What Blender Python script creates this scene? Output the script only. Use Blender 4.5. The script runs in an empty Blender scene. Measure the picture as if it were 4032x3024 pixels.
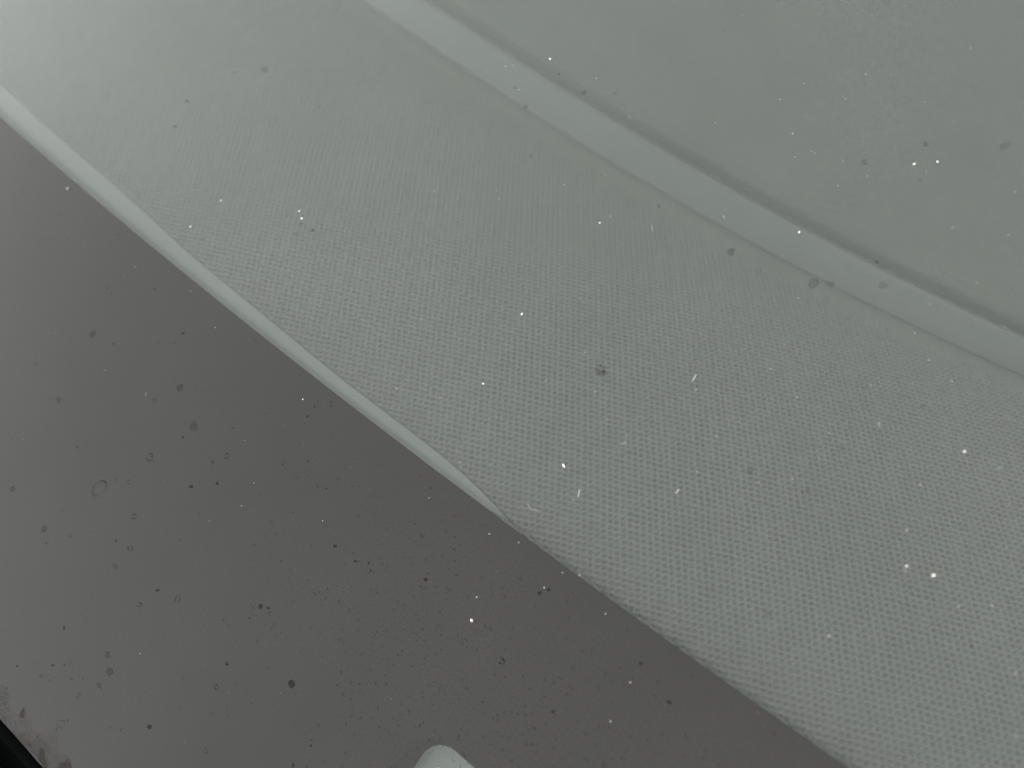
import bpy, bmesh, math, random
import numpy as np
from mathutils import Matrix, Vector
from mathutils.geometry import tessellate_polygon

# ------------------------------------------------------------------ frame
# Everything is laid out in the windscreen's own frame, in millimetres:
# s along its lower edge, t up the slope of the glass, w outwards from its outer face.
RAKE = math.radians(30.0)
FRAME = Matrix.Rotation(RAKE, 4, 'X')
MM = 0.001
BAND_EDGE = [[-169.59, 4.5], [-143.05, 3.13], [-124.12, 1.82], [-103.92, 1.11], [-80.23, 0.83], [-65.23, 0.56], [-45.64, -0.09], [-22.18, 0.16], [-5.15, 0.12], [4.63, 0.04], [16.42, 0.49], [28.11, 0.73], [38.35, 1.06], [55.55, 1.37], [70.77, 2.32]]
PAD_EDGE = [[-187.52, 10.6], [-155.63, 8.32], [-127.78, 6.75], [-102.63, 4.55], [-77.6, 3.71], [-51.51, 2.62], [-28.99, 2.63], [-13.87, 2.19], [-4.56, 0.81], [1.79, -0.23]]
STEP_EDGE = [[-149.62, 95.98], [-129.5, 93.39], [-102.69, 91.4], [-77.84, 89.57], [-54.74, 87.86], [-24.07, 87.85], [-9.55, 87.26], [4.19, 88.16], [20.5, 88.93], [40.89, 89.5], [66.96, 93.67]]
GROOVE = [[-122.71, 12.84], [-103.18, 11.99], [-80.85, 12.38], [-64.89, 11.87], [-46.17, 10.19], [-31.18, 10.72], [-16.5, 10.21], [-2.77, 9.94], [10.38, 9.16], [23.92, 9.75], [36.53, 10.26], [47.86, 10.15], [60.84, 9.67]]
NOTCH = [[10.73, -47.34], [10.83, -45.63], [11.01, -43.44], [11.54, -41.96], [12.32, -40.74], [13.38, -39.88], [14.37, -39.53], [15.93, -39.52], [18.24, -39.63], [20.07, -39.61]]
NOTCH_MARK = [14.42, -46.69]
GLASS_EDGE = [[-68.77, -100.1], [-64.17, -100.32], [-59.26, -100.94], [-54.11, -100.96]]
COWL_EDGE = [[-62.48, -106.62], [-61.1, -106.74]]
VIEW = [[-193.23, 29.02], [22.39, 135.92], [91.09, 19.12], [-61.81, -107.32]]
DUST = [[-116.07, 35.63, 0.2], [-126.8, 20.69, 0.2], [-91.16, 12.49, 0.15], [-125.51, 0.41, 0.15], [-149.16, 16.35, 0.15], [-58.91, 78.11, 0.3], [-57.5, 79.05, 0.2], [-62.19, 75.11, 0.2], [-53.02, 75.19, 0.3], [-39.83, 85.08, 0.25], [-44.19, 90.53, 0.2], [-38.1, 96.45, 0.2], [-28.85, 81.27, 0.25], [-60.83, 66.2, 0.2], [-42.21, 53.04, 0.25], [-19.95, 61.83, 0.25], [-32.08, 62.5, 0.25], [-25.97, 68.54, 0.25], [-56.7, 46.73, 0.2], [-55.66, 47.26, 0.25], [-53.58, 51.31, 0.2], [-43.94, 54.37, 0.2], [25.63, 98.72, 0.25], [-13.1, 88.46, 0.25], [0.94, 93.59, 0.3], [-2.9, 103.44, 0.25], [6.0, 110.38, 0.25], [40.31, 102.64, 0.25], [43.51, 95.15, 0.3], [19.49, 123.37, 0.25], [3.86, 89.77, 0.25], [35.07, 91.68, 0.2], [-5.03, 98.48, 0.25], [5.49, 104.33, 0.2], [-8.29, 117.28, 0.2], [-21.24, 110.34, 0.2], [-16.0, 115.83, 0.2], [-108.3, -4.64, 0.3], [-109.38, -8.04, 0.2], [-126.77, -24.28, 0.2], [-91.79, -1.34, 0.25], [-81.07, -4.45, 0.3], [-98.67, -27.55, 0.2], [-116.13, -28.34, 0.2], [-50.42, -30.78, 0.3], [-51.11, -25.39, 0.25], [-15.43, 44.56, 0.25], [-41.03, 23.21, 0.25], [-36.65, 8.61, 0.3], [-1.9, 30.83, 0.35], [6.46, 11.41, 0.25], [8.06, 27.26, 0.25], [-27.64, 12.26, 0.25], [-23.98, 29.45, 0.2], [19.61, 66.51, 0.3], [39.93, 71.55, 0.3], [49.52, 67.39, 0.3], [38.91, 59.43, 0.25], [29.56, 50.58, 0.25], [21.77, 36.53, 0.3], [63.66, 58.5, 0.3], [54.91, 48.95, 0.3], [37.07, 37.64, 0.3], [32.54, 33.73, 0.25], [22.59, 29.12, 0.25], [37.7, 48.05, 0.25], [22.86, 52.47, 0.25], [9.65, 50.64, 0.2], [44.49, 68.57, 0.25], [39.35, 77.46, 0.25], [51.68, 80.26, 0.25], [43.69, 84.82, 0.2], [-54.6, -37.63, 0.2], [-50.03, -68.37, 0.25], [2.03, -14.63, 0.35], [11.63, -5.24, 0.35], [15.74, 0.62, 0.4], [-3.04, -3.52, 0.3], [2.69, -1.38, 0.3], [34.1, -9.22, 0.4], [35.14, -16.97, 0.35], [12.84, -0.9, 0.25], [23.65, -2.1, 0.3], [57.16, 41.02, 0.35], [56.64, 18.41, 0.4], [70.37, 34.95, 0.25], [74.36, 38.18, 0.25], [82.71, 30.96, 0.3], [87.78, 22.42, 0.3], [-33.27, -22.25, 0.35], [60.67, 35.18, 0.3], [-80.54, 27.42, 0.3], [10.05, 112.4, 0.2], [18.1, 110.37, 0.2], [1.06, 97.8, 0.15], [5.9, 92.23, 0.2], [6.69, 92.2, 0.2], [11.96, 93.33, 0.2], [17.23, 92.94, 0.2], [13.79, 88.75, 0.2], [-11.31, 27.2, 0.2], [-8.09, 36.13, 0.3], [13.77, 41.73, 0.25], [-7.14, 59.71, 0.2], [-6.77, 35.66, 0.2], [-16.35, 4.15, 0.25], [-18.16, 5.68, 0.2], [-10.73, 7.15, 0.2], [-17.32, -5.15, 0.25]]
BIG = {"grain": [3.9, -18.67], "g2": [64.64, 37.08], "g3": [60.35, 35.85], "g4": [-51.19, 84.07], "g5": [-78.85, 26.42], "g6": [-80.54, 27.42], "g7": [23.03, 98.91], "g8": [26.25, 101.25], "g9": [57.62, 57.86], "g10": [-20.99, 59.47], "g11": [-52.97, -5.06], "f1": [6.82, 13.02], "f2": [12.29, 43.43], "f3": [21.65, 23.99], "f4": [-11.36, 63.95], "f5": [-85.8, -25.69], "f6": [1.09, 5.26], "f7": [43.81, 54.04], "f8": [1.26, 15.63], "f9": [-23.49, 35.59], "f10": [-102.1, 10.41], "f11": [8.4, 25.67], "f12": [-138.24, 0.3], "f13": [12.79, 77.43], "f14": [-99.35, 19.35], "f15": [-0.84, 72.85], "f16": [-21.74, 19.62]}
SPOTS = [[-111.36, -12.51, 0.25, "d"], [-100.27, -5.98, 0.3, "d"], [-87.08, -9.88, 0.4, "d"], [-100.85, -21.61, 0.3, "d"], [-70.59, -1.42, 0.2, "d"], [-107.27, -22.95, 0.75, "f"], [-115.67, -36.89, 0.4, "f"], [-104.47, -39.63, 0.65, "f"], [-83.13, -25.56, 0.55, "r"], [-79.65, -19.74, 0.75, "f"], [-92.8, -44.91, 0.3, "d"], [-60.13, -24.71, 0.6, "r"], [-62.15, -27.64, 0.3, "d"], [-71.03, -24.36, 1.0, "f"], [-71.7, -27.73, 0.3, "d"], [-76.44, -42.97, 0.45, "r"], [-100.74, -61.99, 0.6, "f"], [-62.89, -19.16, 0.2, "d"], [-84.87, -65.52, 0.3, "d"], [-70.56, -54.46, 0.3, "d"], [-80.68, -60.62, 0.25, "d"], [-68.71, -76.07, 0.4, "d"], [-55.29, -56.06, 0.45, "d"], [-32.06, -43.1, 0.35, "d"], [-34.21, -47.21, 0.25, "d"], [-56.19, -73.43, 0.55, "f"], [-65.71, -83.58, 0.35, "d"], [-63.43, -81.66, 0.25, "d"], [-72.88, -89.39, 0.3, "d"], [-56.36, -84.13, 0.5, "r"], [-53.52, -75.73, 0.75, "f"], [-53.8, -79.35, 0.5, "f"], [-50.23, -54.48, 0.65, "r"], [-56.79, -60.94, 0.55, "r"], [-66.51, -53.52, 0.6, "r"], [-70.42, -47.89, 0.6, "r"], [-67.08, -58.62, 0.45, "r"], [-87.52, -63.58, 0.7, "f"], [-25.51, -72.95, 0.45, "r"], [-8.78, -62.86, 0.4, "d"], [-32.56, -57.31, 0.45, "d"], [-27.92, -24.61, 0.4, "d"], [-8.12, -57.62, 0.3, "d"], [-54.99, -89.45, 0.25, "d"], [-56.01, -92.57, 0.25, "d"], [-58.77, -96.65, 0.3, "d"], [-43.67, -82.7, 0.2, "d"], [-45.92, -83.88, 0.2, "d"], [-59.07, -99.07, 0.4, "d"], [-65.31, -95.05, 0.25, "d"], [-64.71, -95.96, 0.25, "d"], [-64.13, -86.32, 0.2, "d"], [-59.89, -82.65, 0.2, "d"], [-66.58, -87.13, 0.4, "r"], [48.08, 61.03, 0.35, "f"], [40.75, 47.15, 0.5, "f"], [30.21, 34.68, 0.55, "f"], [40.15, 37.49, 0.45, "f"], [20.42, 70.31, 0.85, "f"], [23.06, 71.72, 0.6, "f"], [30.75, 76.31, 0.65, "f"], [27.61, 79.55, 0.35, "d"], [22.64, 103.36, 0.45, "f"], [25.6, 96.7, 0.35, "f"], [34.35, 109.33, 0.7, "f"], [46.66, 15.24, 0.4, "f"], [75.06, 30.9, 0.35, "f"], [-110.37, 50.17, 0.65, "f"], [-123.73, 33.91, 0.5, "f"], [-122.26, 27.49, 0.4, "f"], [-87.36, -12.63, 0.25, "d"], [-40.27, 81.17, 0.45, "f"], [-47.53, 82.25, 0.25, "f"], [-49.48, 72.68, 0.5, "f"], [-47.41, 82.18, 0.2, "d"], [-74.83, 25.65, 0.4, "d"], [-77.92, 22.92, 0.4, "f"], [-97.42, 9.72, 0.3, "f"], [-78.08, 25.57, 0.25, "f"], [-12.85, 68.41, 0.4, "f"], [15.3, 94.93, 0.45, "f"], [-54.19, 75.09, 0.3, "f"], [-49.79, -7.3, 0.2, "k"], [11.49, -6.57, 0.45, "d"], [12.51, -5.05, 0.4, "d"], [-62.97, -34.68, 0.5, "d"], [-58.23, -30.54, 0.4, "d"], [-22.41, -24.3, 0.35, "d"], [-19.89, -22.88, 0.3, "d"], [-8.29, -18.23, 0.5, "d"], [41.41, -7.74, 0.45, "d"], [33.7, -5.35, 0.4, "d"], [25.91, -22.21, 0.35, "d"], [-36.78, -16.69, 0.25, "d"], [-43.72, -14.7, 0.25, "d"], [-48.12, -18.47, 0.25, "f"], [-14.08, -12.04, 0.4, "f"]]
BIGSPOT = {"oval": [-81.72, -48.33], "blot": [-3.54, 34.98], "blur": [4.24, 67.69], "ring1": [-31.6, -62.22], "disc": [-18.66, -51.29], "d2": [-38.63, -77.85], "d3": [-33.71, -43.91], "ring2": [-75.74, -35.8], "ring3": [-55.88, -91.02], "cee": [12.79, -21.07]}
CAM = {"loc": [35.36, 21.67, 161.82], "x": [0.78188, 0.572202, -0.247484], "y": [-0.542915, 0.820083, 0.180854], "z": [0.306443, -0.007043, 0.951863]}

scene = bpy.context.scene
col = scene.collection

# ------------------------------------------------------------------ camera
cam_data = bpy.data.cameras.new('camera')
cam_data.sensor_width = 36.0
cam_data.lens = 30.0
cam_data.clip_start = 0.005
cam_data.clip_end = 50.0
cam_data.dof.use_dof = True
cam_data.dof.focus_distance = 0.174
cam_data.dof.aperture_fstop = 7.8
cam = bpy.data.objects.new('camera', cam_data)
col.objects.link(cam)
m = Matrix.Identity(4)
for i in range(3):
    m[i][0], m[i][1], m[i][2] = CAM['x'][i], CAM['y'][i], CAM['z'][i]
    m[i][3] = CAM['loc'][i] * MM
cam.matrix_world = FRAME @ m
scene.camera = cam

# ------------------------------------------------------------------ sky and sun
SUN_ELEV, SUN_AZ = math.radians(15.0), math.radians(-100.0)      # azimuth: clockwise from +Y
world = bpy.data.worlds.new('World')
scene.world = world
world.use_nodes = True
nt = world.node_tree
nt.nodes.clear()
sky = nt.nodes.new('ShaderNodeTexSky')
sky.sky_type = 'NISHITA'
sky.sun_disc = False
sky.sun_elevation = SUN_ELEV
sky.sun_rotation = SUN_AZ
sky.air_density = 1.0
sky.dust_density = 1.0
sky.ozone_density = 1.0
hsv = nt.nodes.new('ShaderNodeHueSaturation')                    # overcast: the cloud cover takes the colour out
hsv.inputs['Saturation'].default_value = 0.07
bg = nt.nodes.new('ShaderNodeBackground')
bg.inputs['Strength'].default_value = 0.15
wo = nt.nodes.new('ShaderNodeOutputWorld')
nt.links.new(sky.outputs['Color'], hsv.inputs['Color'])
cloud = nt.nodes.new('ShaderNodeMix')                            # thin even cloud layer over the whole sky
cloud.data_type = 'RGBA'
cloud.inputs['Factor'].default_value = 0.45
for sock in cloud.inputs:
    if sock.type == 'RGBA' and sock.name == 'A':
        nt.links.new(hsv.outputs['Color'], sock)
    if sock.type == 'RGBA' and sock.name == 'B':
        sock.default_value = (3.44, 3.40, 3.35, 1)
nt.links.new([q for q in cloud.outputs if q.type == 'RGBA'][0], bg.inputs['Color'])
nt.links.new(bg.outputs['Background'], wo.inputs['Surface'])

sun_data = bpy.data.lights.new('sun', 'SUN')
sun_data.energy = 0.8
sun_data.angle = math.radians(16.0)
sun_data.color = (1.0, 0.97, 0.93)
sun = bpy.data.objects.new('sun', sun_data)
col.objects.link(sun)
sdir = Vector((math.sin(SUN_AZ) * math.cos(SUN_ELEV), math.cos(SUN_AZ) * math.cos(SUN_ELEV), math.sin(SUN_ELEV)))
sun.rotation_euler = sdir.to_track_quat('Z', 'Y').to_euler()
sun.location = sdir * 2

scene.render.engine = 'CYCLES'
scene.view_settings.view_transform = 'Standard'
scene.view_settings.look = 'None'
scene.view_settings.exposure = 1.68
scene.view_settings.gamma = 1.0
scene.view_settings.use_curve_mapping = False
scene.cycles.use_denoising = True
scene.cycles.denoiser = 'OPENIMAGEDENOISE'
scene.cycles.denoising_input_passes = 'RGB_ALBEDO_NORMAL'
scene.cycles.denoising_prefilter = 'ACCURATE'
scene.cycles.transparent_max_bounces = 24
scene.cycles.max_bounces = 5
scene.cycles.diffuse_bounces = 2
scene.cycles.glossy_bounces = 2
scene.cycles.transmission_bounces = 2

# ------------------------------------------------------------------ materials
def new_mat(name):
    mt = bpy.data.materials.new(name)
    mt.use_nodes = True
    n = mt.node_tree
    n.nodes.clear()
    o = n.nodes.new('ShaderNodeOutputMaterial')
    return mt, n, o

def noise(n, scale, detail=3.0, rough=0.5):
    tc = n.nodes.new('ShaderNodeTexCoord')
    t = n.nodes.new('ShaderNodeTexNoise')
    t.inputs['Scale'].default_value = scale
    t.inputs['Detail'].default_value = detail
    t.inputs['Roughness'].default_value = rough
    n.links.new(tc.outputs['Object'], t.inputs['Vector'])
    return t

def ramp(n, src, p0, c0, p1, c1):
    r = n.nodes.new('ShaderNodeValToRGB')
    e = r.color_ramp.elements
    e[0].position, e[0].color = p0, c0
    e[1].position, e[1].color = p1, c1
    n.links.new(src, r.inputs['Fac'])
    return r

def plastic(name, c, rough, spec=0.5, var=0.12, grain=6000.0, bump=0.00003):
    mt, n, o = new_mat(name)
    b = n.nodes.new('ShaderNodeBsdfPrincipled')
    b.inputs['Roughness'].default_value = rough
    b.inputs['Specular IOR Level'].default_value = spec
    t = noise(n, 45.0, 5.0, 0.6)
    r = ramp(n, t.outputs['Fac'], 0.3, (*[v * (1 - var) for v in c], 1), 0.7, (*[v * (1 + var) for v in c], 1))
    n.links.new(r.outputs['Color'], b.inputs['Base Color'])
    if bump:
        t2 = noise(n, grain, 2.0)
        bp = n.nodes.new('ShaderNodeBump')
        bp.inputs['Strength'].default_value = 1.0
        bp.inputs['Distance'].default_value = bump
        n.links.new(t2.outputs['Fac'], bp.inputs['Height'])
        n.links.new(bp.outputs['Normal'], b.inputs['Normal'])
    n.links.new(b.outputs['BSDF'], o.inputs['Surface'])
    return mt

def make_glass(name, dusty):
    mt, n, o = new_mat(name)
    tr = n.nodes.new('ShaderNodeBsdfTransparent')
    tr.inputs['Color'].default_value = (0.955, 0.985, 0.965, 1)
    gl = n.nodes.new('ShaderNodeBsdfGlossy')
    gl.inputs['Roughness'].default_value = 0.02
    gl.inputs['Color'].default_value = (1, 1, 1, 1)
    lw = n.nodes.new('ShaderNodeLayerWeight')
    lw.inputs['Blend'].default_value = 0.5
    pw = n.nodes.new('ShaderNodeMath'); pw.operation = 'POWER'; pw.inputs[1].default_value = 5.0
    n.links.new(lw.outputs['Facing'], pw.inputs[0])
    ma = n.nodes.new('ShaderNodeMath'); ma.operation = 'MULTIPLY_ADD'
    ma.inputs[1].default_value = 0.957; ma.inputs[2].default_value = 0.043
    n.links.new(pw.outputs[0], ma.inputs[0])
    mx = n.nodes.new('ShaderNodeMixShader')
    n.links.new(ma.outputs[0], mx.inputs[0])
    n.links.new(tr.outputs[0], mx.inputs[1])
    n.links.new(gl.outputs[0], mx.inputs[2])
    if not dusty:
        n.links.new(mx.outputs[0], o.inputs['Surface'])
        return mt
    # thin uneven dust film
    df = n.nodes.new('ShaderNodeBsdfDiffuse')
    df.inputs['Color'].default_value = (0.72, 0.70, 0.67, 1)
    t1 = noise(n, 14.0, 3.0, 0.62)
    r1 = ramp(n, t1.outputs['Fac'], 0.3, (0.002, 0.002, 0.002, 1), 0.75, (0.02, 0.02, 0.02, 1))
    t2 = noise(n, 1500.0, 1.0, 0.5)
    r2 = ramp(n, t2.outputs['Fac'], 0.35, (0.1, 0.1, 0.1, 1), 0.72, (2.4, 2.4, 2.4, 1))
    mu = n.nodes.new('ShaderNodeMath'); mu.operation = 'MULTIPLY'
    n.links.new(r1.outputs['Color'], mu.inputs[0])
    n.links.new(r2.outputs['Color'], mu.inputs[1])
    mx2 = n.nodes.new('ShaderNodeMixShader')
    n.links.new(mu.outputs[0], mx2.inputs[0])
    n.links.new(mx.outputs[0], mx2.inputs[1])
    n.links.new(df.outputs[0], mx2.inputs[2])
    n.links.new(mx2.outputs[0], o.inputs['Surface'])
    return mt

def film(name, c, alpha, noisy=None):
    """dried dirt: a partly covering diffuse film"""
    mt, n, o = new_mat(name)
    tr = n.nodes.new('ShaderNodeBsdfTransparent')
    df = n.nodes.new('ShaderNodeBsdfDiffuse')
    df.inputs['Color'].default_value = (*c, 1)
    mx = n.nodes.new('ShaderNodeMixShader')
    mx.inputs[0].default_value = alpha
    if noisy:
        t = noise(n, noisy[0], 6.0, 0.65)
        r = ramp(n, t.outputs['Fac'], noisy[1], (0, 0, 0, 1), noisy[2], (alpha, alpha, alpha, 1))
        n.links.new(r.outputs['Color'], mx.inputs[0])
    n.links.new(tr.outputs[0], mx.inputs[1])
    n.links.new(df.outputs[0], mx.inputs[2])
    n.links.new(mx.outputs[0], o.inputs['Surface'])
    return mt

def black_glass(name, c, film_max):
    """black ceramic print seen through the glossy face of the glass, under the same thin dust film"""
    mt, n, o = new_mat(name)
    b = n.nodes.new('ShaderNodeBsdfPrincipled')
    b.inputs['Base Color'].default_value = (*c, 1)
    b.inputs['Roughness'].default_value = 0.03
    b.inputs['IOR'].default_value = 1.52
    df = n.nodes.new('ShaderNodeBsdfDiffuse')
    df.inputs['Color'].default_value = (0.72, 0.70, 0.67, 1)
    t1 = noise(n, 14.0, 3.0, 0.62)
    r1 = ramp(n, t1.outputs['Fac'], 0.3, (0.002, 0.002, 0.002, 1), 0.75, (film_max, film_max, film_max, 1))
    t2 = noise(n, 2600.0, 1.0, 0.5)
    r2 = ramp(n, t2.outputs['Fac'], 0.35, (0.45, 0.45, 0.45, 1), 0.72, (1.7, 1.7, 1.7, 1))
    mu = n.nodes.new('ShaderNodeMath'); mu.operation = 'MULTIPLY'
    n.links.new(r1.outputs['Color'], mu.inputs[0])
    n.links.new(r2.outputs['Color'], mu.inputs[1])
    mx = n.nodes.new('ShaderNodeMixShader')
    n.links.new(mu.outputs[0], mx.inputs[0])
    n.links.new(b.outputs[0], mx.inputs[1])
    n.links.new(df.outputs[0], mx.inputs[2])
    n.links.new(mx.outputs[0], o.inputs['Surface'])
    return mt

M_GLASS = [make_glass('dusty_outer_glass_face', True), make_glass('inner_glass_face', False)]
M_BAND = black_glass('black_ceramic_print', (0.0168, 0.0164, 0.0150), 0.013)
M_NOTCH_SHADOW = black_glass('painted_notch_shadow', (0.0138, 0.0134, 0.0124), 0.013)  # band colour darkened to paint in the shadow beside the notch
M_PAD = plastic('embossed_grey_vinyl', (0.080, 0.081, 0.075), 0.55, 0.35, 0.05, bump=0)
M_TRIM = plastic('smooth_pale_grey_plastic', (0.150, 0.157, 0.150), 0.7, 0.12, 0.03)
M_REAR = plastic('smooth_grey_plastic', (0.074, 0.078, 0.073), 0.7, 0.12, 0.05, 2600, 0.00008)
M_BEAD = plastic('smooth_grey_edge_plastic', (0.093, 0.098, 0.094), 0.7, 0.15, 0.04)
M_PLATE = plastic('grey_plate', (0.15, 0.156, 0.148), 0.5, 0.4, 0.04)
M_DARK = plastic('dark_under_dash_plastic', (0.02, 0.02, 0.02), 0.7, 0.2, 0.1)
M_RUBBER = plastic('black_rubber', (0.0006, 0.0009, 0.001), 0.8, 0.02, 0.3)
M_COWL = plastic('weathered_black_cowl', (0.02, 0.021, 0.016), 0.7, 0.2, 0.4)
M_WHITE = plastic('white_print', (0.85, 0.85, 0.83), 0.5, 0.4, 0.02)
M_GRIT = plastic('white_mineral_grit', (0.88, 0.86, 0.83), 0.6, 0.4, 0.12, 5000, 0.00004)
M_DUST = plastic('pale_dust', (0.47, 0.47, 0.455), 0.8, 0.2, 0.05, bump=0)
M_FIBRE = plastic('pale_lint', (0.42, 0.42, 0.41), 0.8, 0.2, 0.05, bump=0)
M_DUST2 = plastic('grey_dust', (0.28, 0.28, 0.27), 0.8, 0.2, 0.05, bump=0)
M_BLACKSPECK = plastic('black_speck', (0.004, 0.004, 0.004), 0.8, 0.0, 0.05, bump=0)
M_STAIN = [film('faint_dried_water_mark', (0.02, 0.019, 0.018), 0.15),
           film('dried_water_mark', (0.018, 0.017, 0.015), 0.38),
           film('dark_dried_water_mark', (0.012, 0.011, 0.010), 0.37)]
M_DIRT = film('brown_grime', (0.080, 0.070, 0.066), 0.09, (160.0, 0.34, 0.70))
M_CRUST = film('brown_crust', (0.05, 0.043, 0.039), 0.3, (420.0, 0.28, 0.60))

# ------------------------------------------------------------------ helpers
def mesh_obj(name, verts, faces, mats, parent=None, smooth=False, at=(0, 0, 0), midx=None):
    """verts in millimetres in the windscreen frame, relative to `at`"""
    me = bpy.data.meshes.new(name)
    me.from_pydata([(x * MM, y * MM, z * MM) for x, y, z in verts], [], faces)
    for mt in (mats if isinstance(mats, (list, tuple)) else [mats]):
        me.materials.append(mt)
    if midx is not None:
        me.polygons.foreach_set('material_index', midx)
    if smooth:
        me.polygons.foreach_set('use_smooth', [True] * len(me.polygons))
    me.update()
    o = bpy.data.objects.new(name, me)
    col.objects.link(o)
    place(o, parent, at)
    return o

def place(o, parent, at=(0, 0, 0)):
    loc = Matrix.Translation(Vector(at) * MM)
    if parent is None:
        o.matrix_world = FRAME @ loc
    else:
        o.parent = parent
        o.matrix_local = loc

def empty(name, at=(0, 0, 0)):
    o = bpy.data.objects.new(name, None)
    o.empty_display_size = 0.01
    col.objects.link(o)
    place(o, None, at)
    return o

def tag(o, label=None, cat=None, group=None, kind=None):
    for k, v in (('label', label), ('category', cat), ('group', group), ('kind', kind)):
        if v:
            o[k] = v
    return o

def grid_obj(name, P, mat, parent=None, smooth=True):
    """P: (nj, ni, 3) array of points in millimetres"""
    nj, ni = P.shape[:2]
    me = bpy.data.meshes.new(name)
    v = (P.reshape(-1, 3) * MM).astype(np.float32)
    me.vertices.add(len(v))
    me.vertices.foreach_set('co', v.ravel())
    j, i = np.mgrid[0:nj - 1, 0:ni - 1]
    a = (j * ni + i).ravel()
    q = np.stack([a, a + 1, a + 1 + ni, a + ni], 1).astype(np.int32)
    me.loops.add(q.size)
    me.loops.foreach_set('vertex_index', q.ravel())
    me.polygons.add(len(q))
    me.polygons.foreach_set('loop_start', np.arange(0, q.size, 4, dtype=np.int32))
    me.polygons.foreach_set('use_smooth', np.full(len(q), smooth))
    me.update(calc_edges=True)
    me.validate()
    me.materials.append(mat)
    o = bpy.data.objects.new(name, me)
    col.objects.link(o)
    place(o, parent)
    return o

def rounded_rect(s0, t0, s1, t1, r, seg=8):
    pts = []
    for cx, cy, a0 in ((s1 - r, t1 - r, 0), (s0 + r, t1 - r, 90), (s0 + r, t0 + r, 180), (s1 - r, t0 + r, 270)):
        for k in range(seg + 1):
            a = math.radians(a0 + 90 * k / seg)
            pts.append((cx + r * math.cos(a), cy + r * math.sin(a)))
    return pts

def sheet_slab(name, loops, w_top, thick, mat, parent=None):
    """a flat sheet with holes and a real thickness; loops[0] outer, the others holes"""
    flat = [p for lp in loops for p in lp]
    tris = tessellate_polygon([[Vector((x, y, 0)) for x, y in lp] for lp in loops])
    n = len(flat)
    v = [(x, y, w_top) for x, y in flat] + [(x, y, w_top - thick) for x, y in flat]
    f = []
    for a, b, c in tris:
        ax, ay = flat[a]; bx, by = flat[b]; cx, cy = flat[c]
        if (bx - ax) * (cy - ay) - (by - ay) * (cx - ax) < 0:
            b, c = c, b
        f.append((a, b, c)); f.append((a + n, c + n, b + n))
    k = 0
    for lp in loops:
        L = len(lp)
        for i in range(L):
            a, b = k + i, k + (i + 1) % L
            f.append((a, a + n, b + n, b))
        k += L
    midx = [0 if max(i_) < n else 1 for i_ in f] if isinstance(mat, list) else None
    return mesh_obj(name, v, f, mat, parent, midx=midx)

def ext_interp(x, tab, sm=0.0):
    """table lookup, straight continuation past the ends, optional smoothing"""
    xs = np.array([p[0] for p in tab]); ys = np.array([p[1] for p in tab])
    lo = (ys[2] - ys[0]) / (xs[2] - xs[0]); hi = (ys[-1] - ys[-3]) / (xs[-1] - xs[-3])
    def f(q):
        q = np.asarray(q, float)
        r = np.interp(q, xs, ys)
        r = np.where(q < xs[0], ys[0] + (q - xs[0]) * lo, r)
        return np.where(q > xs[-1], ys[-1] + (q - xs[-1]) * hi, r)
    if not sm:
        return f(x)
    return sum(f(np.asarray(x) + d * sm) * g for d, g in ((-1, .06), (-.6, .14), (-.3, .19), (0, .22), (.3, .19), (.6, .14), (1, .06)))

def poly_edge(tab, deg):
    return np.poly1d(np.polyfit([p[0] for p in tab], [p[1] for p in tab], deg))

# ------------------------------------------------------------------ windscreen
S0, S1, T1 = -270.0, 170.0, 250.0
T_LOW = -100.5
windscreen = empty('windscreen')
tag(windscreen, 'dusty tinted windscreen with a wide black printed band along its lower edge', 'windscreen')

band_fit = poly_edge(BAND_EDGE, 3)
bs = np.linspace(-200, 95, 90)
bt = band_fit(bs)
def band_top(gap):
    """upper edge of the printed band, from right to left"""
    r = [(S0, float(bt[0]) + 2.2)] + [(float(a), float(b)) for a, b in zip(bs, bt)] + [(S1, float(bt[-1]) + 3.0)]
    return [(a, b + gap) for a, b in r][::-1]
NOTCH_RECT = (10.75, -60.0, 92.0, -39.55)
notch = rounded_rect(*NOTCH_RECT, 4.6, 10)
# clear laminated pane above the band
sheet_slab('glass_pane', [band_top(0.0)[::-1] + [(S1, T1), (S0, T1)]], 0.0, 4.7, M_GLASS, windscreen)
# black-printed margin of the pane, with the notch left clear
band = sheet_slab('ceramic_band', [[(S0, T_LOW), (S1, T_LOW)] + band_top(-0.02), rounded_rect(10.73, -60.02, 92.02, -39.53, 4.6, 10)[::-1]], -0.003, 0.3, M_BAND, windscreen)
band['label'] = 'black ceramic print with a rounded notch cut out of it'
nb = sheet_slab('notch_shadow_rim', [rounded_rect(7.6, -63.0, 94.5, -39.48, 6.2, 10), rounded_rect(10.80, -59.95, 91.95, -39.60, 4.6, 10)[::-1]], 0.012, 0.02, M_NOTCH_SHADOW, windscreen)  # rim with the band edge's shadow put into its colour, no separate print
sheet_slab('notch_glass', [rounded_rect(10.75, -60.0, 92.0, -39.55, 4.6, 10)], -0.001, 4.69, M_GLASS, windscreen)

# ------------------------------------------------------------------ dashboard
dash = empty('dashboard', (0, 0, 0))
tag(dash, 'grey dashboard top with embossed pad and smooth raised rear panel behind the glass', 'dashboard')

def pad_w(t):
    return -(5.3 + .30 * t + .0029 * t * t)

step_fit = poly_edge(STEP_EDGE, 3)
def step_t(s):
    s = np.asarray(s, float)
    c = np.clip(s, -165, 80)
    d = step_fit.deriv()
    return step_fit(c) + (s - c) * d(c)
def pad_edge(s):
    return -.2 + ext_interp(s, PAD_EDGE[:-1] + [[1.1, -0.9], [30, -3.0], [60, -5.0]], 12.0)

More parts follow.
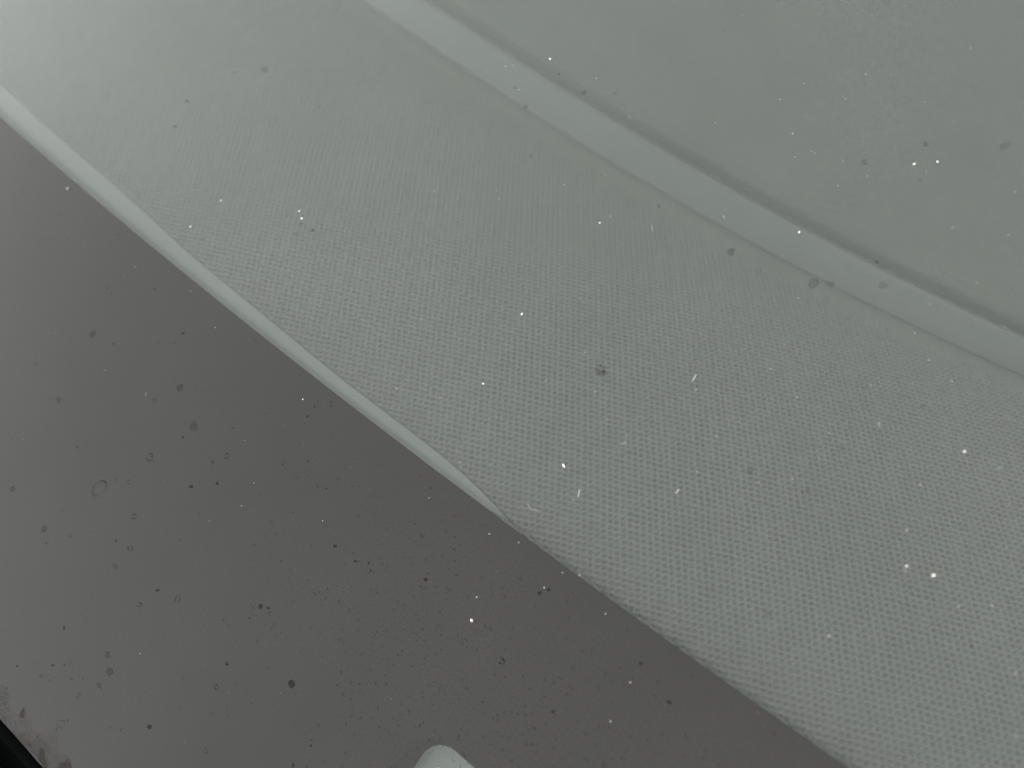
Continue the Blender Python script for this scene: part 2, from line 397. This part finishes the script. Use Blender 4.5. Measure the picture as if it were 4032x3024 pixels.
# embossed pad: a hexagonal lattice of shallow pits pressed into the vinyl
NI, NJ = 1700, 470
s = np.linspace(-238, 132, NI)
te, ts = pad_edge(s), step_t(s) + 1.2
lam = np.linspace(0, 1, NJ)[:, None]
T = te[None, :] * (1 - lam) + ts[None, :] * lam
S = np.broadcast_to(s[None, :], T.shape)
W = pad_w(T)
slope = -(.30 + .0058 * T)
q = T * 1.04 + 0.0014 * T * T                                     # arc length up the pad
rng = np.random.RandomState(4)
def wob(a, b, sc, n=5):
    r = 0
    for _ in range(n):
        an, ph = rng.uniform(0, 6.28, 2)
        r = r + np.sin((a * math.cos(an) + b * math.sin(an)) / sc * rng.uniform(.6, 1.6) + ph)
    return r / n
xs = S + 0.10 * wob(S, q, 1.6) + 0.07 * wob(S, q, .55)
xq = q + 0.10 * wob(S, q, 1.7) + 0.07 * wob(S, q, .6)
LAT = .96 * np.array([[1.28, .55], [-.75, 1.05]])                          # the two lattice steps, along (s, q)
REC = 2 * math.pi * np.linalg.inv(LAT).T
u1 = xs * REC[0, 0] + xq * REC[0, 1]
u2 = xs * REC[1, 0] + xq * REC[1, 1]
g = (.85 * np.cos(u1) + 1.45 * np.cos(u2) + .7 * np.cos(u1 - u2) + 1.5) / 4.5
x = np.clip((g - .10) / .62, 0, 1)
pit = x * x * (3 - 2 * x)
depth = 0.47 * (1 + .30 * wob(S, q, .9))
fade = np.clip((T - te[None, :]) / 1.2, 0, 1) * np.clip((ts[None, :] - T) / 9.0, 0, 1)
H = -depth * pit * fade + 0.03 * wob(S, q, .22)
lip = np.clip(1 - (T - te[None, :]) / 0.9, 0, 1)
H = H - 1.0 * lip ** 2
nl = np.sqrt(1 + slope ** 2)
P = np.stack([S, T - slope / nl * H, W + H / nl], -1)
pad = grid_obj('embossed_pad', P, M_PAD, dash)
pad['label'] = 'soft grey vinyl pad embossed with rows of tiny pits'

# smooth front trim between the pad and the black band
sg = np.linspace(-240, 135, 220)
rows = []
for u, dw in ((.06, -1.9), (.03, -.32), (0, -.24), (-.05, -.21), (-.5, .03), (-1.5, .55), (-3, 1.35), (-5, 2.4), (-8, 3.6), (-12, 4.0), (-32, 4.0)):
    tt = pad_edge(sg) + u
    rows.append(np.stack([sg, tt, np.minimum(pad_w(pad_edge(sg)) + dw, -4.95)], -1))
trim = grid_obj('front_trim', np.array(rows)[::-1], M_TRIM, dash)
trim['label'] = 'smooth pale grey strip along the front of the pad'

# rolled bead, groove and rear panel
groove_fit = poly_edge(GROOVE, 1)
sg = np.linspace(-245, 140, 260)
st = step_t(sg)
gs = np.clip(groove_fit(sg), 7.5, 14) / 9.0
w0 = pad_w(st)
def sweep(prof):
    out = []
    for u, dw in prof:
        out.append(np.stack([sg, st + u * gs, w0 + dw], -1))
    return np.array(out)
def catmull(pts, n=8):
    r = []
    p = [pts[0]] + list(pts) + [pts[-1]]
    for i in range(1, len(p) - 2):
        for k_ in range(n):
            t = k_ / n
            r.append(tuple(.5 * ((2 * p[i][c]) + (-p[i - 1][c] + p[i + 1][c]) * t + (2 * p[i - 1][c] - 5 * p[i][c] + 4 * p[i + 1][c] - p[i + 2][c]) * t * t
                             + (-p[i - 1][c] + 3 * p[i][c] - 3 * p[i + 1][c] + p[i + 2][c]) * t ** 3) for c in (0, 1)))
    r.append(tuple(pts[-1]))
    return r
bead = grid_obj('rolled_edge', sweep(catmull([(-.1, -1.2), (0.0, .1), (.5, .5), (2.5, 1.45), (5.0, 2.2), (6.2, 2.4), (7.1, 2.3), (7.8, 1.7), (8.4, .65), (9.0, .05)])), M_BEAD, dash)
bead['label'] = 'smooth rolled edge rising behind the embossed pad'
rear = grid_obj('rear_panel', sweep(catmull([(9.02, .05), (9.6, .65), (10.2, 1.5), (11.0, 2.1), (12.4, 2.05), (15, 1.2), (22, -2.2), (36, -9.5), (56, -20.5), (80, -35), (110, -54), (150, -82), (200, -120)], 6)), M_REAR, dash)
rear['label'] = 'smooth grey panel behind the groove'
# closed underside of the dashboard, below the black band too
base = mesh_obj('dash_base', [(-250, -112, -22), (145, -112, -22), (145, 30, -40), (-250, 30, -40), (-250, 250, -190), (145, 250, -190)],
                [(0, 1, 2, 3), (3, 2, 5, 4)], M_DARK, dash)

# plate behind the notch
plate = empty('identification_plate', (50, -50.5, -4.9))
tag(plate, 'pale grey plate glimpsed through the rounded notch in the black band', 'plate')
sheet_slab('plate_body', [rounded_rect(-48, -17, 48, 16, 2.0, 5)], 0.0, 1.6, M_PLATE, plate)
lab = sheet_slab('white_mark', [[(-36.0, -7.0), (-33.8, -6.2), (-35.1, 5.0), (-36.2, 4.3)]], 0.14, 0.12, M_WHITE, plate)
lab['label'] = 'small white mark on the plate'

# ------------------------------------------------------------------ cowl along the lower edge of the glass
seal_rows = []
sg2 = np.linspace(S0, S1, 240)
rs = np.random.RandomState(9)
jit = np.convolve(rs.normal(0, 1, 240), np.ones(5) / 5, 'same') * .12
for t_, w_ in ((-98.9, -.02), (-99.35, .55), (-100.1, .8), (-101.2, .5), (-102.0, -.6), (-103.5, -3.4), (-105.0, -3.6), (-106.3, -2.4), (-106.8, -1.2)):
    k_ = jit if t_ > -100 else jit * .4
    seal_rows.append(np.stack([sg2, t_ - 1.3 + k_ , np.full_like(sg2, w_)], -1))
seal = grid_obj('cowl_seal', np.array(seal_rows)[::-1], M_RUBBER)
tag(seal, 'black rubber seal strip along the lower edge of the windscreen', 'seal')
cowl_rows = []
for t_, w_ in ((-107.4, -4.0), (-107.5, -.9), (-108.2, -.1), (-110, .1), (-135, -1.5), (-170, -8)):
    cowl_rows.append(np.stack([sg2, np.full_like(sg2, t_ - 1.2), np.full_like(sg2, w_)], -1))
cowl = grid_obj('cowl_cover', np.array(cowl_rows)[::-1], M_COWL)
tag(cowl, 'weathered dark plastic cowl panel beyond the black seal at the corner', 'cowl')

# ------------------------------------------------------------------ dirt on the glass
rnd = random.Random(21)
def blob(r, n=12, elong=1.0, rough=.25, ang=None):
    a0 = rnd.uniform(0, 6.28) if ang is None else ang
    ca, sa = math.cos(a0), math.sin(a0)
    ph = [rnd.uniform(0, 6.28) for _ in range(3)]
    pts = []
    for i in range(n):
        a = 2 * math.pi * i / n
        rr = r * (1 + rough * (.6 * math.sin(2 * a + ph[0]) + .5 * math.sin(3 * a + ph[1]) + .4 * math.sin(5 * a + ph[2])))
        x_, y_ = rr * math.cos(a) * elong, rr * math.sin(a) / max(1.0, elong ** .5)
        pts.append((x_ * ca - y_ * sa, x_ * sa + y_ * ca))
    return pts

def add_disc(v, f, mi, pts, c, w, m_):
    b = len(v)
    v.append((c[0], c[1], w + .006))
    v.extend((c[0] + x_, c[1] + y_, w) for x_, y_ in pts)
    n = len(pts)
    for i in range(n):
        f.append((b, b + 1 + i, b + 1 + (i + 1) % n)); mi.append(m_)

def add_ring(v, f, mi, r, c, w, m_, elong=1.0, width=.28, ang=None, gap=None, n=26, rough=.10):
    o_ = blob(r, n, elong, rough, ang)
    b = len(v)
    for i, (x_, y_) in enumerate(o_):
        kk = 1 - width * (.75 + .5 * math.sin(i * 2 * math.pi / n * 2 + r * 40))
        v.append((c[0] + x_, c[1] + y_, w))
        v.append((c[0] + x_ * kk, c[1] + y_ * kk, w + .004))
    for i in range(n):
        if gap and gap[0] <= i < gap[1]:
            continue
        j = (i + 1) % n
        f.append((b + 2 * i, b + 2 * j, b + 2 * j + 1, b + 2 * i + 1)); mi.append(m_)

# countable, larger marks
def spot(name, key, label, build):
    v, f, mi = [], [], []
    build(v, f, mi)
    o = mesh_obj(name, v, f, M_STAIN, None, False, (*BIGSPOT[key], 0.0), mi)
    tag(o, label, 'water spot', 'dried spots on the windscreen')
    return o
spot('water_spot', 'oval', 'large thin oval ring of dried water on the left of the black band',
     lambda v, f, mi: (add_ring(v, f, mi, 1.62, (0, 0), .03, 1, 1.28, .10, 1.95 - math.radians(36), None, 40, .05),
                       add_ring(v, f, mi, 1.60, (0, 0), .05, 2, 1.28, .12, 1.95 - math.radians(36), (14, 40), 40, .05)))
def blot(v, f, mi):
    add_disc(v, f, mi, blob(1.05, 34, 1.0, .16), (0, 0), .02, 0)
    for i_ in range(11):
        a_ = rnd.uniform(0, 6.28); d_ = rnd.uniform(.45, 1.05)
        add_disc(v, f, mi, blob(rnd.uniform(.18, .42), 12, rnd.uniform(1, 1.5), .3), (d_ * math.cos(a_), d_ * math.sin(a_)), .03 + .004 * i_, 0)
spot('water_spot', 'blot', 'dark ragged round blotch in the middle of the embossed pad', blot)
spot('water_spot', 'blur', 'soft dark round spot just below the raised rear edge', lambda v, f, mi: (add_disc(v, f, mi, blob(.85, 18, 1, .14), (0, 0), .02, 0), add_disc(v, f, mi, blob(.6, 18, 1, .2), (0, 0), .04, 0)))
spot('water_spot', 'ring1', 'small crisp dark ring low on the black band left of the larger disc', lambda v, f, mi: add_ring(v, f, mi, .56, (0, 0), .03, 2, 1, .42))
spot('water_spot', 'disc', 'dark filled disc with darker rim low on the black band', lambda v, f, mi: (add_disc(v, f, mi, blob(.72, 20, 1.05, .06), (0, 0), .02, 1), add_ring(v, f, mi, .74, (0, 0), .045, 1, 1.05, .3)))
spot('water_spot', 'd2', 'dark lumpy dot near the lower left dirt, below the small ring', lambda v, f, mi: (add_disc(v, f, mi, blob(.52, 14, 1, .22), (0, 0), .02, 2), add_disc(v, f, mi, blob(.2, 8), (-.2, -.35), .045, 1)))
spot('water_spot', 'd3', 'dark round dot with a small companion, centre of the black band', lambda v, f, mi: add_disc(v, f, mi, blob(.5, 16, 1, .12), (0, 0), .02, 2))
spot('water_spot', 'ring2', 'medium broken ring above and right of the large oval ring', lambda v, f, mi: (add_ring(v, f, mi, .82, (0, 0), .03, 1, 1.1, .25), add_disc(v, f, mi, blob(.25, 8), (.45, .4), .05, 1)))
spot('water_spot', 'ring3', 'faint ring beside the brown grime in the lower left', lambda v, f, mi: add_ring(v, f, mi, .92, (0, 0), .03, 1, 1.12, .16))
spot('water_spot', 'cee', 'dark open curl shaped like a C among the fine streaks', lambda v, f, mi: add_ring(v, f, mi, .72, (0, 0), .03, 2, 1.05, .55, 2.2, (2, 9), 26, .16))

# small dried marks, too many to count
v, f, mi = [], [], []
kk = 0
for x_, y_, r_, kind in SPOTS:
    kk += 1
    w_ = .02 + .0015 * (kk % 14)
    if kind == 'd':
        add_disc(v, f, mi, blob(r_ * .85, 12, rnd.uniform(1, 1.3), .25), (x_, y_), w_, 2)
    elif kind == 'k':
        add_disc(v, f, mi, blob(r_ * 1.1, 10, 1.2, .3), (x_, y_), w_, 2)
        add_disc(v, f, mi, blob(r_ * 1.0, 10, 1.2, .3), (x_, y_), w_ + .02, 2)
    elif kind == 'r':
        add_ring(v, f, mi, r_ * 1.05, (x_, y_), w_, 1, rnd.uniform(1, 1.2), .33)
        if rnd.random() < .4:
            add_disc(v, f, mi, blob(r_ * .3, 8), (x_ + r_ * .5, y_ + r_ * .5), w_ + .02, 1)
    else:
        add_disc(v, f, mi, blob(r_ * 1.1, 14, rnd.uniform(1, 1.3), .2), (x_, y_), w_, 0)
        if rnd.random() < .5:
            add_ring(v, f, mi, r_, (x_, y_), w_ + .02, 0, 1.1, .3)
n_fine = 0
while n_fine < 2600:                                                 # fine smear marks, thickest above the notch
    if rnd.random() < .92:
        x_, y_ = rnd.gauss(14, 30), rnd.gauss(-30, 17)
    else:
        x_, y_ = rnd.uniform(-180, 100), rnd.uniform(-99, -1)
    if y_ > float(band_fit(min(max(x_, -200), 95))) - .6 or y_ < -99 or x_ < -200 or x_ > 120:
        continue
    n_fine += 1
    r_ = .05 + .135 * rnd.random() ** 2
    el = rnd.uniform(1.0, 2.6)
    add_disc(v, f, mi, blob(r_, 7, el, .35, rnd.gauss(-.35, .7)), (x_, y_), .018 + .0004 * (n_fine % 60), rnd.choice((0, 1, 1)))
for _ in range(200):                                                 # faint spots over the clear glass
    x_, y_ = rnd.uniform(-200, 100), rnd.uniform(2, 160)
    add_disc(v, f, mi, blob(.06 + .3 * rnd.random() ** 3, 9, rnd.uniform(1, 1.6), .3), (x_, y_), .02 + .0003 * (_ % 60), 0)
marks = mesh_obj('dried_water_marks', v, f, M_STAIN, None, False, (0, 0, 0), mi)
tag(marks, 'fine dark dried water marks and smears scattered over the glass', 'water marks', kind='stuff')

# grime along the lower edge of the glass
def strip(name, t_of, w_, mat, s0=-150, s1=60, n=160, thick=.05):
    ss = np.linspace(s0, s1, n)
    lo, hi = [], []
    for a in ss:
        lo.append((float(a), T_LOW + .5)); hi.append((float(a), t_of(float(a))))
    return sheet_slab(name, [lo + hi[::-1]], w_ + thick, thick, mat)
gv, gf = [], []
for layer in range(4):
    a1, a2, a3, a4 = [rnd.uniform(0, 6.28) for _ in range(4)]
    tmp = strip('grime_film', lambda a: -98.6 + .95 * layer + (.8 + .3 * layer) * (math.sin(a * .31 + a1) + .7 * math.sin(a * .83 + a2) + .15 * math.sin(a * 1.9 + a3) + .08 * math.sin(a * 9.3 + a4)), .01 + .02 * layer, M_DIRT, thick=.008, n=420)
    b_ = len(gv)
    gv += [tuple(c / MM for c in vt.co) for vt in tmp.data.vertices]
    gf += [tuple(i_ + b_ for i_ in p.vertices) for p in tmp.data.polygons]
    bpy.data.objects.remove(tmp)
dirt = mesh_obj('grime_film', gv, gf, M_DIRT)
tag(dirt, 'thin brown grime film along the glass beside the black seal', 'grime', kind='stuff')
crusts = []
for i, (cx, cy, rr, el, lb) in enumerate(((-48.6, -97.6, 1.9, 1.5, 'flat brown flake of dried mud, larger one touching the bottom of the picture'),
                                          (-54.6, -99.0, 1.25, 1.6, 'small ragged brown mud crust against the black seal'),
                                          (-64.9, -95.6, .8, 1.3, 'small olive brown mud smear at the left end of the grime'))):
    pts = blob(rr, 22, el, .3, -.6)
    o = sheet_slab('mud_flake', [pts], .0, .07, M_CRUST)
    place(o, None, (cx, cy, .14))
    tag(o, lb, 'mud flake', 'mud flakes on the grime')

# ------------------------------------------------------------------ dust and lint on the glass
def grain_geo(r, seed, flat=.7, elong=1.0, ang=0.0):
    bm = bmesh.new()
    bmesh.ops.create_icosphere(bm, subdivisions=2, radius=r)
    rr = random.Random(seed)
    d = [Vector((rr.uniform(-1, 1), rr.uniform(-1, 1), rr.uniform(-1, 1))).normalized() for _ in range(6)]
    for vt in bm.verts:
        nrm = vt.co.normalized()
        kx = 1.0
        for dv in d:
            kx -= .16 * max(0.0, nrm.dot(dv) - .35) * 2
        kx += rr.uniform(-.09, .09)
        vt.co = vt.co * kx
        x_, y_ = vt.co.x * elong, vt.co.y / elong ** .5
        vt.co.x = x_ * math.cos(ang) - y_ * math.sin(ang)
        vt.co.y = x_ * math.sin(ang) + y_ * math.cos(ang)
        vt.co.z = vt.co.z * flat + r * flat * .85
    v_ = [tuple(p.co) for p in bm.verts]
    f_ = [tuple(q_.index for q_ in p.verts) for p in bm.faces]
    bm.free()
    return v_, f_

def grain(key, r, label, flat=.7, elong=1.0, ang=0.0, name='grit_grain', cat='grit grain'):
    v_, f_ = grain_geo(r * .54, hash(key) % 1000 if False else sum(map(ord, key)), flat, elong, ang)
    o = mesh_obj(name, v_, f_, M_GRIT, None, False, (*BIG[key], 0.0))
    tag(o, label, cat, 'white specks on the windscreen')
grain('grain', .62, 'large white grit grain alone on the black band, above the notch', .8, 1.05, 2.4)
grain('g2', .48, 'brightest white crumb over the embossed pad near the right edge', .7, 1.25, .9)
grain('g3', .36, 'small white crumb just left of the brightest crumb near the right edge', .6, 1.3, 1.0)
grain('g4', .40, 'white crumb on the glass over the rear panel, nearest the dark groove at the top', .6, 1.15, .2)
grain('g5', .46, 'rounded white grain, lower of a close pair left of the pad centre', .6, 1.1, .3)
grain('g6', .34, 'slim white grain, upper of a close pair left of the pad centre', .5, 1.5, 1.0)
grain('g7', .38, 'tall white crumb over the smooth rear panel at the right', .6, 1.5, 1.2)
grain('g8', .34, 'white crumb over the rear panel, right of the taller crumb', .6, 1.4, 2.4)
grain('g9', .40, 'white crumb over the right part of the embossed pad, right of a faint curl', .5, 1.4, .8)
grain('g10', .34, 'white crumb over the pad just below the rolled rear edge', .6, 1.2, 1.4)
grain('g11', .30, 'white speck on the black band close below the pale trim strip', .6, 1.15, .3)
grain('f8', .52, 'flat broken white flake over the lower pad, above the upright sliver', .28, 1.8, -.3, 'dust_flake', 'dust flake')
grain('f9', .40, 'crescent white flake near the centre of the picture over the pad', .3, 1.6, 1.7, 'dust_flake', 'dust flake')
grain('f10', .34, 'slanting white flake over the pad beside the pale trim strip', .35, 1.7, .9, 'dust_flake', 'dust flake')
grain('f12', .34, 'slanting white flake on the upper left of the black band', .35, 1.9, .5, 'dust_flake', 'dust flake')
grain('f13', .38, 'white flake on the rolled edge between the pad and the groove', .4, 1.4, 1.5, 'dust_flake', 'dust flake')
grain('f14', .30, 'slim white flake over the upper left of the pad', .35, 2.0, 1.1, 'dust_flake', 'dust flake')
grain('f16', .36, 'faint crumbly flake over the pad just above the trim strip', .2, 1.3, .4, 'dust_flake', 'dust flake')

def tube_geo(path, r0, n=5):
    v_, f_ = [], []
    L = len(path)
    for i, p in enumerate(path):
        a = path[max(0, i - 1)]; b = path[min(L - 1, i + 1)]
        dx, dy = b[0] - a[0], b[1] - a[1]
        l = math.hypot(dx, dy) or 1
        r = r0 * (.35 + .65 * math.sin(math.pi * min(1, (i + .6) / (L * .75)) if i < L * .6 else math.pi * .5 + 1.2 * (i / L - .6)))
        for k_ in range(n):
            an = 2 * math.pi * k_ / n
            v_.append((p[0] - dy / l * r * math.cos(an), p[1] + dx / l * r * math.cos(an), p[2] + r * math.sin(an) + r))
    for i in range(L - 1):
        for k_ in range(n):
            f_.append((i * n + k_, i * n + (k_ + 1) % n, (i + 1) * n + (k_ + 1) % n, (i + 1) * n + k_))
    f_.append(tuple(range(n))[::-1]); f_.append(tuple((L - 1) * n + k_ for k_ in range(n)))
    return v_, f_
# picture-up on the glass runs along (-0.54, 0.84)
UP = Vector((-.545, .838)); RT = Vector((.81, .587))
def fibre(key, length, r, ang, curl, label):
    a = math.radians(ang)
    path = []
    n = 12
    x_ = y_ = 0.0
    for i in range(n + 1):
        q_ = a + curl * (i / n - .5)
        p = RT * x_ + UP * y_
        path.append((p.x, p.y, .02 + .10 * math.sin(math.pi * i / n)))
        x_ += math.cos(q_) * length / n; y_ += math.sin(q_) * length / n
    mid = path[n // 2]
    path = [(p[0] - mid[0], p[1] - mid[1], p[2]) for p in path]
    v_, f_ = tube_geo(path, r * .55)
    o = mesh_obj('lint_fibre', v_, f_, M_FIBRE, None, True, (*BIG[key], 0.0))
    tag(o, label, 'lint fibre', 'lint fibres on the windscreen')
fibre('f1', 1.5, .17, 82, .2, 'upright tapering white sliver over the lower middle of the pad')
fibre('f2', 1.5, .16, 58, .3, 'bright leaning sliver over the pad, right of its dark blotch')
fibre('f3', 1.0, .17, 48, .1, 'short thick white sliver over the pad, right of the upright one')
fibre('f4', 1.3, .07, 98, .1, 'thin upright white hair over the far part of the pad')
fibre('f5', .9, .09, 92, .0, 'short upright white hair on the middle of the black band')
fibre('f6', 3.0, .06, -25, 1.5, 'long thin curled hair by the narrow end of the trim strip')
fibre('f7', 1.2, .08, 95, -1.6, 'pale bracket shaped hair over the right part of the pad')
fibre('f11', 1.1, .08, 25, 1.0, 'little curved hair under a white speck over the lower pad')
fibre('f15', .8, .08, -60, 1.2, 'tiny hooked hair on the rolled edge, upper right')

v, f, mi = [], [], []
def add_speck(c, r, m_):
    b = len(v)
    a0 = rnd.uniform(0, 6.28)
    e = rnd.uniform(1.0, 1.6)
    ca, sa = math.cos(a0), math.sin(a0)
    for i in range(5):
        a = 2 * math.pi * i / 5
        rr = r * rnd.uniform(.7, 1.15)
        x_, y_ = rr * math.cos(a) * e, rr * math.sin(a)
        v.append((c[0] + x_ * ca - y_ * sa, c[1] + x_ * sa + y_ * ca, r * .35))
    v.append((c[0] + rnd.uniform(-.3, .3) * r, c[1] + rnd.uniform(-.3, .3) * r, r * 1.0))
    v.append((c[0], c[1], .002))
    for i in range(5):
        j = (i + 1) % 5
        f.append((b + i, b + j, b + 5)); mi.append(m_)
        f.append((b + j, b + i, b + 6)); mi.append(m_)
for x_, y_, r_ in DUST:
    add_speck((x_, y_), r_ * .38, 0)
for _ in range(1300):
    x_, y_ = rnd.uniform(-215, 110), rnd.uniform(-98, 165)
    add_speck((x_, y_), .015 + .045 * rnd.random() ** 3, rnd.choice((0, 1, 1)))
dust = mesh_obj('dust_specks', v, f, [M_DUST, M_DUST2], None, False, (0, 0, 0), mi)
tag(dust, 'fine pale dust specks scattered all over the windscreen', 'dust', kind='stuff')
